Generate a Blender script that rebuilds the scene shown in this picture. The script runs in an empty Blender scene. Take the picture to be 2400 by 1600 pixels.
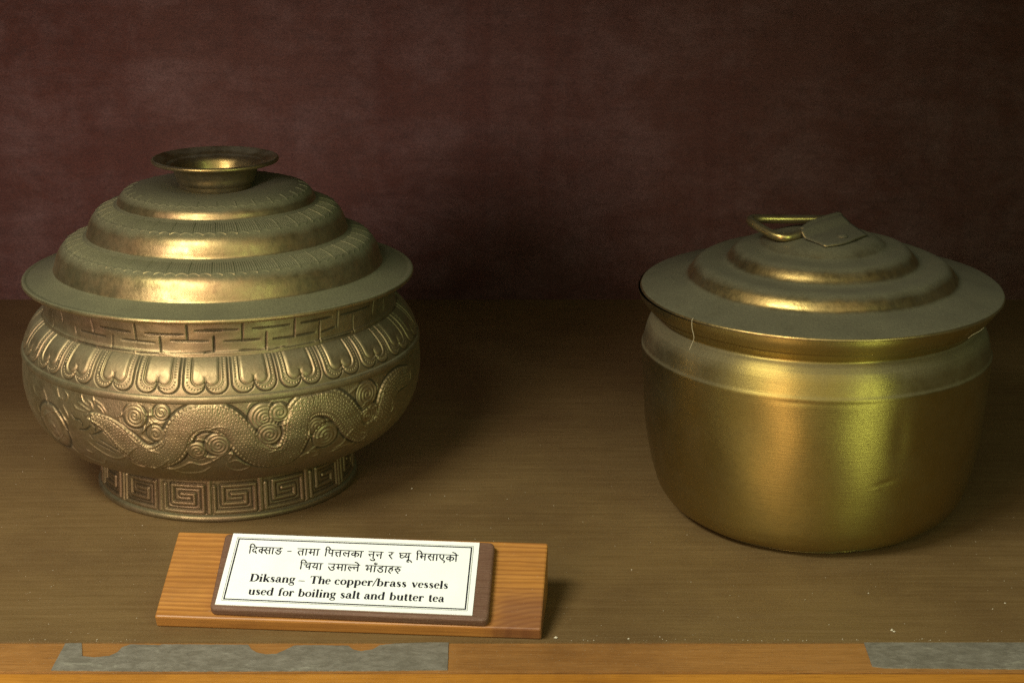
import bpy, math, random
import numpy as np
from mathutils import Vector, Matrix
random.seed(7); RNG = np.random.default_rng(11)
scn = bpy.context.scene
C = scn.collection
R = math.radians

# ------------------------------------------------------------------ camera
FPX, PITCH, CAMH = 4600.0, R(17.5), 0.3535          # focal length in photo pixels (2400 wide), tilt, height over the shelf
cam = bpy.data.cameras.new('camera'); cam.sensor_width = 36.0; cam.lens = 36.0 * FPX / 2400.0
cam.clip_start = 0.02; cam.clip_end = 60
cam_o = bpy.data.objects.new('camera', cam); C.objects.link(cam_o)
cam_o.location = (0, 0, CAMH); cam_o.rotation_euler = (math.pi / 2 - PITCH, 0, 0)
scn.camera = cam_o

# ------------------------------------------------------------------ light
w = bpy.data.worlds.new('World'); scn.world = w; w.use_nodes = True
bg = w.node_tree.nodes['Background']; bg.inputs[0].default_value = (0.48, 0.45, 0.33, 1); bg.inputs[1].default_value = 0.10
def area(name, loc, target, sx, sy, power, col, spread=180):
    l = bpy.data.lights.new(name, 'AREA'); l.shape = 'RECTANGLE'; l.size = sx; l.size_y = sy
    l.energy = power; l.color = col; l.spread = R(spread)
    o = bpy.data.objects.new(name, l); C.objects.link(o); o.location = loc
    d = Vector(target) - Vector(loc); o.rotation_euler = d.to_track_quat('-Z', 'Y').to_euler()
    return o
def spot(name, loc, target, power, col, angle, blend, radius):
    l = bpy.data.lights.new(name, 'SPOT'); l.energy = power; l.color = col; l.spot_size = R(angle); l.spot_blend = blend; l.shadow_soft_size = radius
    o = bpy.data.objects.new(name, l); C.objects.link(o); o.location = loc
    o.rotation_euler = (Vector(target) - Vector(loc)).to_track_quat('-Z', 'Y').to_euler(); return o
spot('key_light', (-0.60, 0.06, 0.40), (-0.21, 1.20, 0.17), 50.0, (1.0, 0.82, 0.80), 36, 1.0, 0.18)
area('window_left', (-0.44, -0.15, 0.12), (0.0, 0.9, 0.05), 0.14, 1.40, 3.6, (1.0, 0.62, 0.42))
area('window_right', (0.62, -0.15, 0.12), (0.0, 0.9, 0.05), 0.14, 1.40, 3.7, (0.76, 1.0, 0.52))
area('room_light', (-0.10, -0.70, 0.80), (0.0, 0.75, 0.0), 1.7, 1.2, 7.0, (1.0, 0.98, 0.74))
area('case_lamp', (-0.38, 0.34, 0.68), (-0.02, 0.76, 0.0), 0.40, 0.14, 6.6, (1.0, 0.98, 0.82))

scn.cycles.use_denoising = False                      # keep the fine grain of a dim, high-ISO picture
vs = scn.view_settings; vs.view_transform = 'Standard'; vs.look = 'None'; vs.exposure = 0.14; vs.gamma = 1; vs.use_curve_mapping = False

# ------------------------------------------------------------------ pixel helpers (photo pixels -> directions)
cp, sp = math.cos(PITCH), math.sin(PITCH)
def rays(px):
    px = np.asarray(px, float).reshape(-1, 2)
    a = (px[:, 0] - 1200) / FPX; b = -(px[:, 1] - 800) / FPX
    return np.stack([a, cp + b * sp, -sp + b * cp], 1)
def ground(x, y, z=0.0):
    r = rays([(x, y)])[0]; t = (CAMH - z) / -r[2]
    return Vector((r[0] * t, r[1] * t, z))
def crop(x0, y0, k):
    return lambda pts: [(x0 + p[0] * k, y0 + p[1] * k) for p in pts]
A1 = crop(40, 900, .15306); A2 = crop(340, 900, .15306); A3 = crop(640, 840, .16582)
C4 = crop(60, 680, .19558); C5 = crop(480, 680, .21259)
T1 = crop(570, 1265, .085034); T2 = crop(750, 1270, .085034); T3 = crop(920, 1280, .085034); T8 = crop(560, 1260, .2381)

# ------------------------------------------------------------------ object helpers
def tag(o, label=None, cat=None, group=None, kind=None):
    if label: o['label'] = label
    if cat: o['category'] = cat
    if group: o['group'] = group
    if kind: o['kind'] = kind
    return o
def empty(name, loc):
    o = bpy.data.objects.new(name, None); C.objects.link(o); o.location = loc; o.empty_display_size = .02; return o
def link(name, me, mat, parent=None):
    o = bpy.data.objects.new(name, me); C.objects.link(o)
    if mat: me.materials.clear(); me.materials.append(mat)
    if parent: o.parent = parent
    return o
def mesh_np(name, V, F, smooth=True, attr=None):
    V = np.asarray(V, np.float32); F = np.asarray(F, np.int32)
    me = bpy.data.meshes.new(name); n = F.shape[1]
    me.vertices.add(len(V)); me.vertices.foreach_set('co', V.ravel())
    me.loops.add(F.size); me.loops.foreach_set('vertex_index', F.ravel())
    me.polygons.add(len(F)); me.polygons.foreach_set('loop_start', np.arange(0, F.size, n, dtype=np.int32))
    me.polygons.foreach_set('loop_total', np.full(len(F), n, np.int32))
    me.polygons.foreach_set('use_smooth', np.full(len(F), smooth, bool))
    if attr is not None:
        a = me.attributes.new('relief', 'FLOAT', 'POINT'); a.data.foreach_set('value', np.asarray(attr, np.float32).ravel())
    me.update(calc_edges=True); me.validate(); return me
def mesh_py(name, V, F, smooth=False):
    me = bpy.data.meshes.new(name); me.from_pydata([tuple(v) for v in V], [], F)
    me.polygons.foreach_set('use_smooth', [smooth] * len(me.polygons)); me.update(); return me
def bevel(o, width, seg=2):
    m = o.modifiers.new('bevel', 'BEVEL'); m.width = width; m.segments = seg; m.limit_method = 'ANGLE'; m.angle_limit = R(30); return o

def spline(P, ds):
    """Catmull-Rom through P; a doubled point makes a corner."""
    P = [np.array(p, float) for p in P]; out = []; seg = [[P[0]]]
    for p in P[1:]:
        if np.allclose(p, seg[-1][-1]): seg.append([p])
        else: seg[-1].append(p)
    for S in seg:
        if len(S) < 2: continue
        Q = [2 * S[0] - S[1]] + S + [2 * S[-1] - S[-2]]
        for i in range(1, len(Q) - 2):
            n = max(1, int(np.linalg.norm(Q[i + 1] - Q[i]) / ds)); t = np.linspace(0, 1, n, endpoint=False)[:, None]
            a, b, c, d = Q[i - 1], Q[i], Q[i + 1], Q[i + 2]
            out.append(.5 * (2 * b + (c - a) * t + (2 * a - 5 * b + 4 * c - d) * t ** 2 + (3 * b - a - 3 * c + d) * t ** 3))
        out.append(S[-1][None, :])
    out = np.concatenate(out)
    keep = np.r_[True, np.linalg.norm(np.diff(out, axis=0), axis=1) > 1e-7]
    return out[keep]
def arclen(P): return np.r_[0, np.cumsum(np.linalg.norm(np.diff(P, axis=0), axis=1))]
def normals2(P):
    T = np.gradient(P, axis=0); T /= np.linalg.norm(T, axis=1)[:, None] + 1e-12
    return np.stack([-T[:, 1], T[:, 0]], 1)           # left of travel: travelling upwards with r>0 -> inwards
def lathe(name, P, th, disp=None, flip=False, close=True):
    """Surface of revolution; th=0 faces the camera; disp (N,M) moves along the outward normal."""
    N, M = len(P), len(th); n2 = -normals2(P) * (-1 if flip else 1)
    r = P[:, 0][:, None].repeat(M, 1); z = P[:, 1][:, None].repeat(M, 1)
    if disp is not None: r = r + disp * n2[:, 0][:, None]; z = z + disp * n2[:, 1][:, None]
    V = np.stack([r * np.sin(th)[None], -r * np.cos(th)[None], z], 2).reshape(-1, 3)
    i = np.arange(N - 1)[:, None]; j = np.arange(M if close else M - 1)[None]; j2 = (j + 1) % M
    a = i * M + j; b = i * M + j2; c = (i + 1) * M + j2; d = (i + 1) * M + j
    F = np.stack([a, b, c, d], 2).reshape(-1, 4)
    if flip: F = F[:, ::-1]
    me = mesh_np(name, V, F, True, disp if disp is not None else np.zeros((N, M)))
    a = me.attributes.new('facing', 'FLOAT', 'POINT'); a.data.foreach_set('value', n2[:, 1].repeat(M).astype(np.float32))
    return me
def theta(fine=.14, lim=105, coarse=1.0):
    f = np.arange(-lim, lim, fine); b = np.arange(lim, 360 - lim, coarse)
    return np.radians(np.concatenate([f, b]))
def smooth(e0, e1, x):
    t = np.clip((x - e0) / (e1 - e0), 0, 1); return t * t * (3 - 2 * t)
def tube(name, pts, rad, n=10):
    """Round wire along a smooth path, closed at both ends."""
    P = np.array(pts, float); N = len(P); T = np.gradient(P, axis=0); T /= np.linalg.norm(T, axis=1)[:, None]
    rad = np.broadcast_to(np.asarray(rad, float), (N,)); up = np.array([0.13, .21, 1.0]); V = []
    nrm = np.cross(T[0], up); nrm /= np.linalg.norm(nrm)
    for i in range(N):
        nrm = nrm - T[i] * nrm.dot(T[i]); nrm /= np.linalg.norm(nrm); bn = np.cross(T[i], nrm)
        for k in range(n):
            a = 2 * math.pi * k / n; V.append(P[i] + rad[i] * (math.cos(a) * nrm + math.sin(a) * bn))
    F = [(i * n + k, i * n + (k + 1) % n, (i + 1) * n + (k + 1) % n, (i + 1) * n + k) for i in range(N - 1) for k in range(n)]
    V += [P[0], P[-1]]
    F += [(N * n, (k + 1) % n, k) for k in range(n)] + [(N * n + 1, (N - 1) * n + k, (N - 1) * n + (k + 1) % n) for k in range(n)]
    return mesh_py(name, V, F, True)

# ------------------------------------------------------------------ materials
class NT:
    def __init__(s, name):
        s.m = bpy.data.materials.new(name); s.m.use_nodes = True; s.t = s.m.node_tree; s.t.nodes.clear()
        s.out = s.t.nodes.new('ShaderNodeOutputMaterial')
    def n(s, ty, ins=None, **kw):
        nd = s.t.nodes.new(ty)
        for k, v in kw.items(): setattr(nd, k, v)
        for k, v in (ins or {}).items():
            if hasattr(v, 'is_linked'): s.t.links.new(v, nd.inputs[k])
            else: nd.inputs[k].default_value = v
        return nd
    def coord(s, scale=(1, 1, 1), which='Object', rot=(0, 0, 0), loc=(0, 0, 0)):
        tc = s.n('ShaderNodeTexCoord')
        return s.n('ShaderNodeMapping', {'Vector': tc.outputs[which], 'Scale': scale, 'Rotation': rot, 'Location': loc}).outputs[0]
    def noise(s, vec, scale, detail=4, rough=.55, dist=0):
        return s.n('ShaderNodeTexNoise', {'Vector': vec, 'Scale': scale, 'Detail': detail, 'Roughness': rough, 'Distortion': dist}).outputs[0]
    def rng(s, v, a, b, c=0., d=1., smooth=False):
        return s.n('ShaderNodeMapRange', {0: v, 1: a, 2: b, 3: c, 4: d}, interpolation_type='SMOOTHSTEP' if smooth else 'LINEAR').outputs[0]
    def mix(s, f, a, b, bt='MIX'):
        nd = s.n('ShaderNodeMix', data_type='RGBA', blend_type=bt)
        for k, v in ((0, f), (6, a), (7, b)):
            if hasattr(v, 'is_linked'): s.t.links.new(v, nd.inputs[k])
            else: nd.inputs[k].default_value = v if k == 0 else (*v, 1)
        return nd.outputs[2]
    def math(s, op, a, b=0., c=0.):
        return s.n('ShaderNodeMath', {0: a, 1: b, 2: c}, operation=op).outputs[0]
    def bump(s, h, strength, dist):
        return s.n('ShaderNodeBump', {'Height': h, 'Strength': strength, 'Distance': dist}).outputs[0]
    def pbr(s, **k):
        k = {a.replace('_', ' '): (b if hasattr(b, 'is_linked') or not isinstance(b, tuple) or len(b) == 4 else (*b, 1)) for a, b in k.items()}
        return s.n('ShaderNodeBsdfPrincipled', k).outputs[0]
    def done(s, sh): s.t.links.new(sh, s.out.inputs[0]); return s.m

ROT = 0.25
def brass(name, ca, cb, rough=(.30, .48), dust=.85, dustcol=(.115, .112, .072), tarnish=.0, dlo=.60, dhi=.93, aniso=0., brush=0., pits=.25, film=.08, flat=False, spots=.45):
    k = NT(name); v = k.coord()
    n1 = k.noise(v, 32, 5, .6); n2 = k.noise(v, 260, 3, .6); n3 = k.noise(v, 900, 2, .6)
    col = k.mix(k.rng(n1, .36, .64), ca, cb)
    col = k.mix(k.rng(n2, .58, .75, 0, spots), col, tuple(c * .45 for c in cb))
    if tarnish:
        at = k.n('ShaderNodeAttribute', attribute_name='relief').outputs['Fac']
        col = k.mix(k.rng(at, .00004, -.00022, 0, tarnish), col, (.045, .030, .018))
    ro = k.math('ADD', k.rng(n1, .3, .7, rough[0], rough[1]), k.rng(n2, .35, .7, -.04 * spots / .45, .08 * spots / .45))
    h = k.math('MULTIPLY_ADD', n2, .7 if spots > .3 else .15, k.math('MULTIPLY', n3, .3))
    if brush:
        vb = k.coord((1, 1, 60)); h = k.math('MULTIPLY_ADD', k.noise(vb, 45, 3, .6), brush, h)
    bm = k.bump(h, pits, .0006)
    met = k.pbr(Base_Color=col, Metallic=1.0, Roughness=ro, Normal=bm, Anisotropic=aniso, **({'Tangent': k.n('ShaderNodeTangent', direction_type='RADIAL', axis='Z').outputs[0], 'Anisotropic_Rotation': ROT} if aniso else {}))
    geo = k.n('ShaderNodeNewGeometry').outputs['Normal']
    nz = k.n('ShaderNodeSeparateXYZ', {0: geo}).outputs[2] if flat else k.n('ShaderNodeAttribute', attribute_name='facing').outputs['Fac']
    dn = k.noise(v, 70, 5, .65)
    f = k.rng(k.math('ADD', nz, k.rng(dn, .3, .7, -.10, .10)), dlo, dhi, 0.0, dust, True)
    f = k.math('MAXIMUM', f, k.rng(dn, .35, .80, film * .6, film * 1.6))
    dc = k.mix(k.rng(k.noise(v, 1900, 2, .8), .30, .70), tuple(c * .6 for c in dustcol), tuple(min(1, c * 1.4) for c in dustcol))
    dc = k.mix(k.rng(k.noise(v, 45, 5, .6), .35, .7, 0, .5), dc, tuple(c * .62 for c in dustcol))
    du = k.pbr(Base_Color=dc, Roughness=.95, Normal=k.bump(n3, .25, .0008))
    sh = k.n('ShaderNodeMixShader', {0: f, 1: met, 2: du}).outputs[0]
    return k.done(sh)
M_engr = brass('brass_repousse', (.345, .272, .130), (.315, .212, .115), (.44, .57), dust=.60, tarnish=.8, dlo=.35, dhi=1.0, pits=.25, film=.18, dustcol=(.140, .138, .072))
M_lid1 = brass('brass_engraved_lid', (.42, .32, .13), (.36, .22, .10), (.32, .46), dust=.93, dlo=.26, dhi=.86, pits=.2, film=.26, dustcol=(.108, .108, .050))
M_pot2 = brass('brass_plain', (.375, .275, .070), (.360, .258, .064), (.385, .405), dust=.55, dlo=-.05, dhi=.60, aniso=.72, brush=1.0, pits=.16, dustcol=(.155, .135, .070), film=.08, spots=.12)
M_lid2 = brass('brass_dusty_lid', (.40, .29, .10), (.32, .20, .07), (.30, .44), dust=.95, dlo=.45, dhi=1.0, pits=.2, dustcol=(.094, .087, .046), film=.22)
M_plate = brass('brass_dusty_plate', (.42, .29, .10), (.33, .20, .07), (.30, .44), dust=.95, dlo=.2, dhi=.8, pits=.15, dustcol=(.080, .073, .040), film=.7, flat=True)
M_wire = brass('brass_wire', (.50, .38, .12), (.42, .30, .09), (.26, .38), dust=.4, dlo=.8, dhi=1.05, pits=.1, film=.22, flat=True)
M_knob = brass('brass_knob', (.36, .275, .09), (.29, .21, .07), (.32, .44), dust=.6, dlo=.8, dhi=1.05, pits=.15, film=.18, flat=True)

def wood(name, c0, c1, c2, stretch=(4, 90, 90), gloss=.5, fig=.75, dust=0., ring=0., bump=.25, which='Object', rot=(0, 0, 0)):
    k = NT(name); v = k.coord(stretch, which, rot); v0 = k.coord((1, 1, 1), which)
    g = k.noise(v, 3.2, 8, .62, .4); g2 = k.noise(v, 14, 6, .6)
    col = k.mix(k.rng(g, .32, .68), c0, c1); col = k.mix(k.rng(g2, .52, .74, 0, fig), col, c2)
    if ring:
        wv = k.n('ShaderNodeTexWave', {'Vector': k.coord((1, 1, 1), which, (0, 0, R(91.0))), 'Scale': ring, 'Distortion': 3.0, 'Detail': 3, 'Detail Scale': 1.6}, wave_type='BANDS', bands_direction='X').outputs[1]
        col = k.mix(k.rng(wv, .55, .95, 0, .55), col, c2)
    if dust:
        d1 = k.noise(v0, 7, 7, .7); d2 = k.noise(v0, 1100, 3, .85)
        col = k.mix(k.rng(k.noise(v0, 11, 6, .7), .45, .68, 0, .55), col, c2)
        col = k.mix(k.math('MULTIPLY', k.rng(d1, .35, .7, .35, 1), k.rng(d2, .42, .8, 0, dust)), col, (.26, .205, .105))
        col = k.mix(k.rng(k.noise(v0, 2200, 1, .5), .70, .78, 0, .5), col, (.42, .38, .28))
    ro = k.rng(g, .3, .7, gloss - .07, gloss + .12)
    return k.done(k.pbr(Base_Color=col, Roughness=ro, Normal=k.bump(g2, bump, .0008), Specular_IOR_Level=.35))
M_shelf = wood('shelf_wood', (.134, .081, .028), (.176, .110, .041), (.082, .043, .015), (5, 110, 20), 0.50, .45, dust=.5, bump=.2)
M_edge = wood('edging_wood', (.29, .130, .032), (.36, .172, .046), (.13, .054, .014), (6, 130, 130), .48, dust=.22, bump=.25)
M_nose = wood('nosing_wood', (.43, .180, .022), (.50, .220, .030), (.19, .068, .010), (5, 120, 120), .42, dust=.10, bump=.2)
def pine():
    k = NT('pine_block'); v = k.coord((4, 90, 90)); g = k.noise(v, 3, 7, .6, .3)
    w1 = k.n('ShaderNodeTexWave', {'Vector': k.coord((.12, 1, 1)), 'Scale': 120., 'Distortion': 7.0, 'Detail': 5, 'Detail Scale': .7, 'Detail Roughness': .7}, wave_type='BANDS', bands_direction='Y').outputs[1]
    w2 = k.n('ShaderNodeTexWave', {'Vector': k.coord((.75, 1, 1), loc=(-.1235, .020, 0)), 'Scale': 120., 'Distortion': 2.0, 'Detail': 2, 'Detail Scale': 1.2}, wave_type='RINGS', rings_direction='Z').outputs[1]
    ob = k.n('ShaderNodeSeparateXYZ', {0: k.n('ShaderNodeTexCoord').outputs['Object']})
    kx = k.math('MULTIPLY', k.rng(ob.outputs[0], .132, .146, 0, 1, True), k.rng(ob.outputs[1], .026, .012, 0, 1, True))
    col = k.mix(k.rng(g, .3, .7), (.38, .165, .033), (.46, .215, .050))
    wm = k.n('ShaderNodeMix', {0: kx, 2: w1, 3: w2}, data_type='FLOAT').outputs[0]
    col = k.mix(k.rng(wm, .30, .95, 0, .5), col, (.19, .070, .016))
    col = k.mix(k.rng(k.noise(k.coord((3, 160, 160)), 6, 6, .65), .45, .7, 0, .6), col, (.21, .080, .020))
    col = k.mix(k.rng(k.noise(k.coord(), 40, 5, .6), .45, .7, 0, .4), col, (.24, .105, .030))
    col = k.mix(k.math('MULTIPLY', kx, .65), col, (.15, .062, .034))
    col = k.mix(k.rng(k.noise(k.coord(), 900, 2, .6), .70, .78, 0, .35), col, (.45, .38, .25))
    return k.done(k.pbr(Base_Color=col, Roughness=k.rng(g, .3, .7, .38, .52), Normal=k.bump(wm, .12, .0006), Specular_IOR_Level=.35))
M_pine = pine()
M_plaque = wood('plaque_wood', (.125, .062, .036), (.165, .088, .055), (.070, .033, .020), (8, 120, 120), .5, dust=.35, bump=.35)

def simple(name, col, rough=.8, noise_scale=0, amt=.15, spec=.3):
    k = NT(name)
    if noise_scale:
        n = k.noise(k.coord(), noise_scale, 4, .6); c = k.mix(k.rng(n, .3, .7), tuple(x * (1 - amt) for x in col), tuple(min(1, x * (1 + amt)) for x in col))
    else: c = (*col, 1)
    return k.done(k.pbr(Base_Color=c, Roughness=rough, Specular_IOR_Level=spec))
M_card = simple('card_paper', (.82, .86, .84), .75, 60, .05)
M_ink = simple('printing_ink', (.012, .012, .020), .6)
M_ink2 = simple('thin_ink', (.16, .17, .12), .6)
M_crumb = simple('crumb', (.52, .46, .34), .9)
M_fibre = simple('fibre', (.36, .31, .20), .8)

def tape_mat():
    k = NT('old_tape'); v = k.coord()
    a = k.noise(k.coord((1, 1.6, 1)), 120, 7, .75, .3); b = k.noise(v, 420, 4, .7)
    col = k.mix(k.rng(a, .42, .66), (.150, .138, .105), (.230, .215, .172))
    col = k.mix(k.rng(k.noise(k.coord((1, 1.6, 1), rot=(0, 0, .5)), 60, 6, .75, .8), .58, .72, 0, .6), col, (.38, .37, .29))
    col = k.mix(k.rng(b, .55, .8, 0, .5), col, (.05, .045, .04))
    return k.done(k.pbr(Base_Color=col, Roughness=.62, Normal=k.bump(a, .35, .002), Specular_IOR_Level=.3))
M_tape = tape_mat()
def wall_mat():
    k = NT('back_panel_paint'); v = k.coord()
    big = k.noise(k.coord((1, 1, .55)), 4.2, 6, .62, .3); blot = k.noise(k.coord((1, 1, 1.7)), 17, 8, .74, .3)
    streak = k.noise(k.coord((1.6, 1, 30)), 9, 5, .65); vert = k.noise(k.coord((26, 1, 1.2)), 2.0, 4, .6)
    fine = k.noise(k.coord((1, 1, 1.8)), 900, 3, .8); grain = k.noise(v, 2100, 1, .5)
    col = k.mix(k.rng(big, .35, .65), (.060, .018, .010), (.084, .036, .026))
    col = k.mix(k.rng(blot, .44, .68, 0, .75), col, (.118, .066, .056))
    col = k.mix(k.rng(k.noise(k.coord((1, 1, 1.3)), 75, 6, .75), .50, .70, 0, .45), col, (.034, .014, .010))
    col = k.mix(k.rng(vert, .48, .75, 0, .5), col, (.058, .014, .008))
    col = k.mix(k.rng(streak, .50, .72, 0, .2), col, (.024, .010, .008))
    col = k.mix(k.rng(fine, .38, .70, 0, .65), col, (.013, .007, .006))
    col = k.mix(k.rng(grain, .52, .80, 0, .35), col, (.12, .075, .055))
    return k.done(k.pbr(Base_Color=col, Roughness=.8, Normal=k.bump(k.math('ADD', fine, streak), .35, .001), Specular_IOR_Level=.2))
M_wall = wall_mat()

# ------------------------------------------------------------------ setting: shelf and back panel
def box(name, x0, x1, y0, y1, z0, z1, mat, parent=None, bev=0, seg=2):
    V = [(x, y, z) for z in (z0, z1) for y in (y0, y1) for x in (x0, x1)]
    F = [(0, 2, 3, 1), (4, 5, 7, 6), (0, 1, 5, 4), (2, 6, 7, 3), (1, 3, 7, 5), (0, 4, 6, 2)]
    o = link(name, mesh_py(name, V, F), mat, parent)
    if bev: bevel(o, bev, seg)
    return o
EDGE_Y, LIP_Y, WALL_Y = .7187, .6936, 1.2105
shelf = tag(box('shelf', -.62, .62, EDGE_Y, WALL_Y + .02, -.018, 0, M_shelf), kind='structure')
edging = box('edging', -.62, .62, LIP_Y + .0002, EDGE_Y - .0002, -.034, -.0006, M_edge, shelf)
nosing = box('nosing', -.62, .62, LIP_Y - .0120, LIP_Y, -.034, -.0009, M_nose, shelf, .0016, 3)
upper = tag(box('added_upper_shelf', -.62, .62, .700, WALL_Y, .305, .323, M_shelf), kind='structure')  # unseen board above the view, added to shade the back panel and rear shelf
wall = tag(box('back_panel', -.62, .62, WALL_Y, WALL_Y + .012, -.02, .75, M_wall), kind='structure')

# ------------------------------------------------------------------ engraved pot
PX, PY = -.1397, .905
pot1 = tag(empty('engraved_pot', (PX, PY, 0)), 'round lidded brass pot embossed with dragons and lotus petals behind the wooden label', 'pot')
TH = theta()
body_pts = [(.0632, .0222), (.0712, .0240), (.0805, .0288), (.0880, .0360), (.0927, .0450), (.0948, .0545), (.0950, .0610), (.0943, .0690)]
P_belly = spline(body_pts, .00030)
SB = arclen(P_belly)
def belly_r(z): return np.interp(z, P_belly[:, 1], P_belly[:, 0])
def on_lathe(px, rfun, zlo, zhi):
    """photo pixels -> (theta, z) on the surface r = rfun(z) of the engraved pot"""
    d = rays(px); t = np.linspace(.78, 1.02, 2400); best = []
    for q in d:
        p = q[None] * t[:, None] + np.array([0, 0, CAMH]); x = p[:, 0] - PX; y = p[:, 1] - PY; z = p[:, 2]
        g = np.hypot(x, y) - rfun(np.clip(z, zlo, zhi)); i = np.where((g[:-1] > 0) & (g[1:] <= 0))[0]
        i = i[0] if len(i) else int(np.argmin(g))
        best.append((math.atan2(x[i], -y[i]), np.clip(z[i], zlo, zhi)))
    return np.array(best)

class Relief:
    """Height field over (theta, arc length); strokes are given in metres u = r*theta, v."""
    def __init__(s, P, th, rref):
        s.P, s.th, s.r = P, th, rref; s.S = arclen(P); s.U = (th * rref)[None].repeat(len(P), 0); s.Vv = s.S[:, None].repeat(len(th), 1)
        s.H = np.zeros_like(s.U)
    def win(s, P, pad):
        ii = np.where((s.S >= P[:, 1].min() - pad) & (s.S <= P[:, 1].max() + pad))[0]
        jj = np.where((s.th * s.r >= P[:, 0].min() - pad) & (s.th * s.r <= P[:, 0].max() + pad))[0]
        if not len(ii) or not len(jj): return None
        return slice(ii[0], ii[-1] + 1), slice(jj[0], jj[-1] + 1)
    def dist(s, P, sl):
        u, v = s.U[sl], s.Vv[sl]; D = np.full(u.shape, 9.0); A = np.zeros(u.shape); Sg = np.zeros(u.shape); L = arclen(P)
        for k in range(len(P) - 1):
            a, b = P[k], P[k + 1]; ab = b - a; l2 = ab.dot(ab) + 1e-14
            t = np.clip(((u - a[0]) * ab[0] + (v - a[1]) * ab[1]) / l2, 0, 1)
            dx, dy = u - a[0] - t * ab[0], v - a[1] - t * ab[1]; d = np.hypot(dx, dy); m = d < D
            D[m] = d[m]; A[m] = (L[k] + t * math.sqrt(l2))[m]; Sg[m] = np.sign(ab[0] * dy - ab[1] * dx)[m]
        return D, A, Sg
    def stroke(s, P, h, wd):
        P = np.asarray(P, float); sl = s.win(P, wd * 2.5)
        if sl is None: return
        D, A, _ = s.dist(P, sl); L = arclen(P)[-1] + 1e-9
        s.H[sl] += h * np.exp(-(D / wd) ** 2) * (.55 + .45 * np.clip(np.minimum(A, L - A) / (.15 * L), 0, 1))
    def spiral(s, c, rad, turns, a0, cw, h=.00042, wd=.00034):
        sl = s.win(np.array([c]), rad * 1.15)
        if sl is None: return
        u, v = s.U[sl] - c[0], s.Vv[sl] - c[1]; rr = np.hypot(u, v); an = np.arctan2(v, u) * (1 if cw else -1)
        ph = rr / rad * turns - (an - a0) / (2 * math.pi)
        env = smooth(1.08, .92, rr / rad)
        dome = .0005 * np.clip(1 - (rr / rad) ** 2, 0, 1) ** .5
        s.H[sl] -= .00045 * np.exp(-((rr / rad - 1.09) / .07) ** 2)
        s.H[sl] = s.H[sl] * (1 - env) + env * (dome + h * (.5 + .5 * np.cos(2 * math.pi * ph)) ** .7 - h * .5)

def cvt(pts):                                          # photo pixels on the belly -> (u, v)
    q = on_lathe(pts, belly_r, P_belly[0, 1], P_belly[-1, 1])
    return np.stack([q[:, 0] * .092, np.interp(q[:, 1], P_belly[:, 1], SB)], 1)
rel = Relief(P_belly, TH, .092)
# stippled ground
st = RNG.random(rel.H.shape); st = (st + np.roll(st, 1, 0) + np.roll(st, 1, 1) + np.roll(st, (1, 1), (0, 1))) / 4
rel.H += (st - .5) * .00022
# the coiling dragon's body
path = A1([(1150, 500), (1350, 610), (1520, 740), (1680, 900), (1860, 1050)]) + A2([(60, 1120), (230, 1110), (370, 1040), (450, 930), (500, 800), (580, 660), (710, 560), (880, 510), (1080, 515), (1250, 580), (1400, 720), (1520, 870), (1650, 1010), (1820, 1100), (2010, 1110), (2180, 1050)]) + \
       A3([(290, 1180), (335, 1060), (340, 940), (380, 790), (480, 670), (640, 610), (820, 620), (960, 700), (1060, 820), (1140, 930), (1250, 1000), (1380, 1000), (1490, 920), (1550, 780), (1590, 600), (1650, 430), (1760, 290), (1880, 235)])
pc = cvt(path)
def dragon(pc, w0):
    pc = spline(pc, .0012); sl = rel.win(pc, w0 * 1.3); D, A, Sg = rel.dist(pc, sl); L = arclen(pc)[-1]
    wloc = w0 * np.interp(A, [0, .006, .02, L - .02, L], [.35, .55, 1, 1, .7])
    q = D / wloc; inside = smooth(1.06, .97, q)
    base = .00100 * np.sqrt(np.clip(1 - (q * .93) ** 2, 0, 1)) + .00012
    sgn = D * Sg; step = .00165                        # scales in staggered rows
    row = np.floor(sgn / (step * .86)); du = (A / step + .5 * (row % 2)) % 1 - .5; dv = (sgn / (step * .86)) % 1 - .5
    rad = np.hypot(du, dv * .9); scale = .00034 * (np.exp(-((rad - .34) / .10) ** 2)) - .00030 * np.exp(-(rad / .2) ** 2)
    fringe = smooth(.78, .82, q); tooth = .5 + .5 * np.cos(2 * math.pi * A / .00165)
    h = base + (1 - fringe) * scale + fringe * (.00042 * tooth - .00008) - .00045 * np.exp(-((q - .79) / .035) ** 2)
    rel.H[sl] = rel.H[sl] * (1 - inside) + inside * h - .00055 * np.exp(-((q - 1.10) / .07) ** 2)
dragon(pc, .0065)
mid = math.pi * .092
for off in (2.62 * .092, -2.62 * .092):                # the coils go on round the back
    q = np.array([(off + x, .022 + .009 * math.sin(x / .0105)) for x in np.linspace(-.075, .075, 40)]); dragon(q, .0058)
SPIR = [(A1, (1800, 490), 165, 3.2, 0, 1), (A1, (2210, 430), 115, 2.2, 1, 0), (A1, (2120, 760), 118, 2.0, 2, 1), (A1, (560, 640), 150, 2.4, 0, 1),
        (A2, (1830, 520), 215, 4.2, 0, 0), (A2, (2060, 430), 135, 2.4, 2, 1), (A2, (1905, 770), 165, 3.2, 1, 1), (A2, (800, 1020), 128, 2.8, 0, 1), (A2, (1120, 935), 172, 3.6, 2, 0),
        (A3, (1330, 500), 150, 3.4, 0, 1), (A3, (1390, 740), 90, 2.2, 1, 0), (A3, (620, 950), 115, 2.8, 0, 1), (A3, (745, 1085), 150, 3.2, 2, 0), (A3, (1330, 800), 80, 2.0, 2, 1)]
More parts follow.
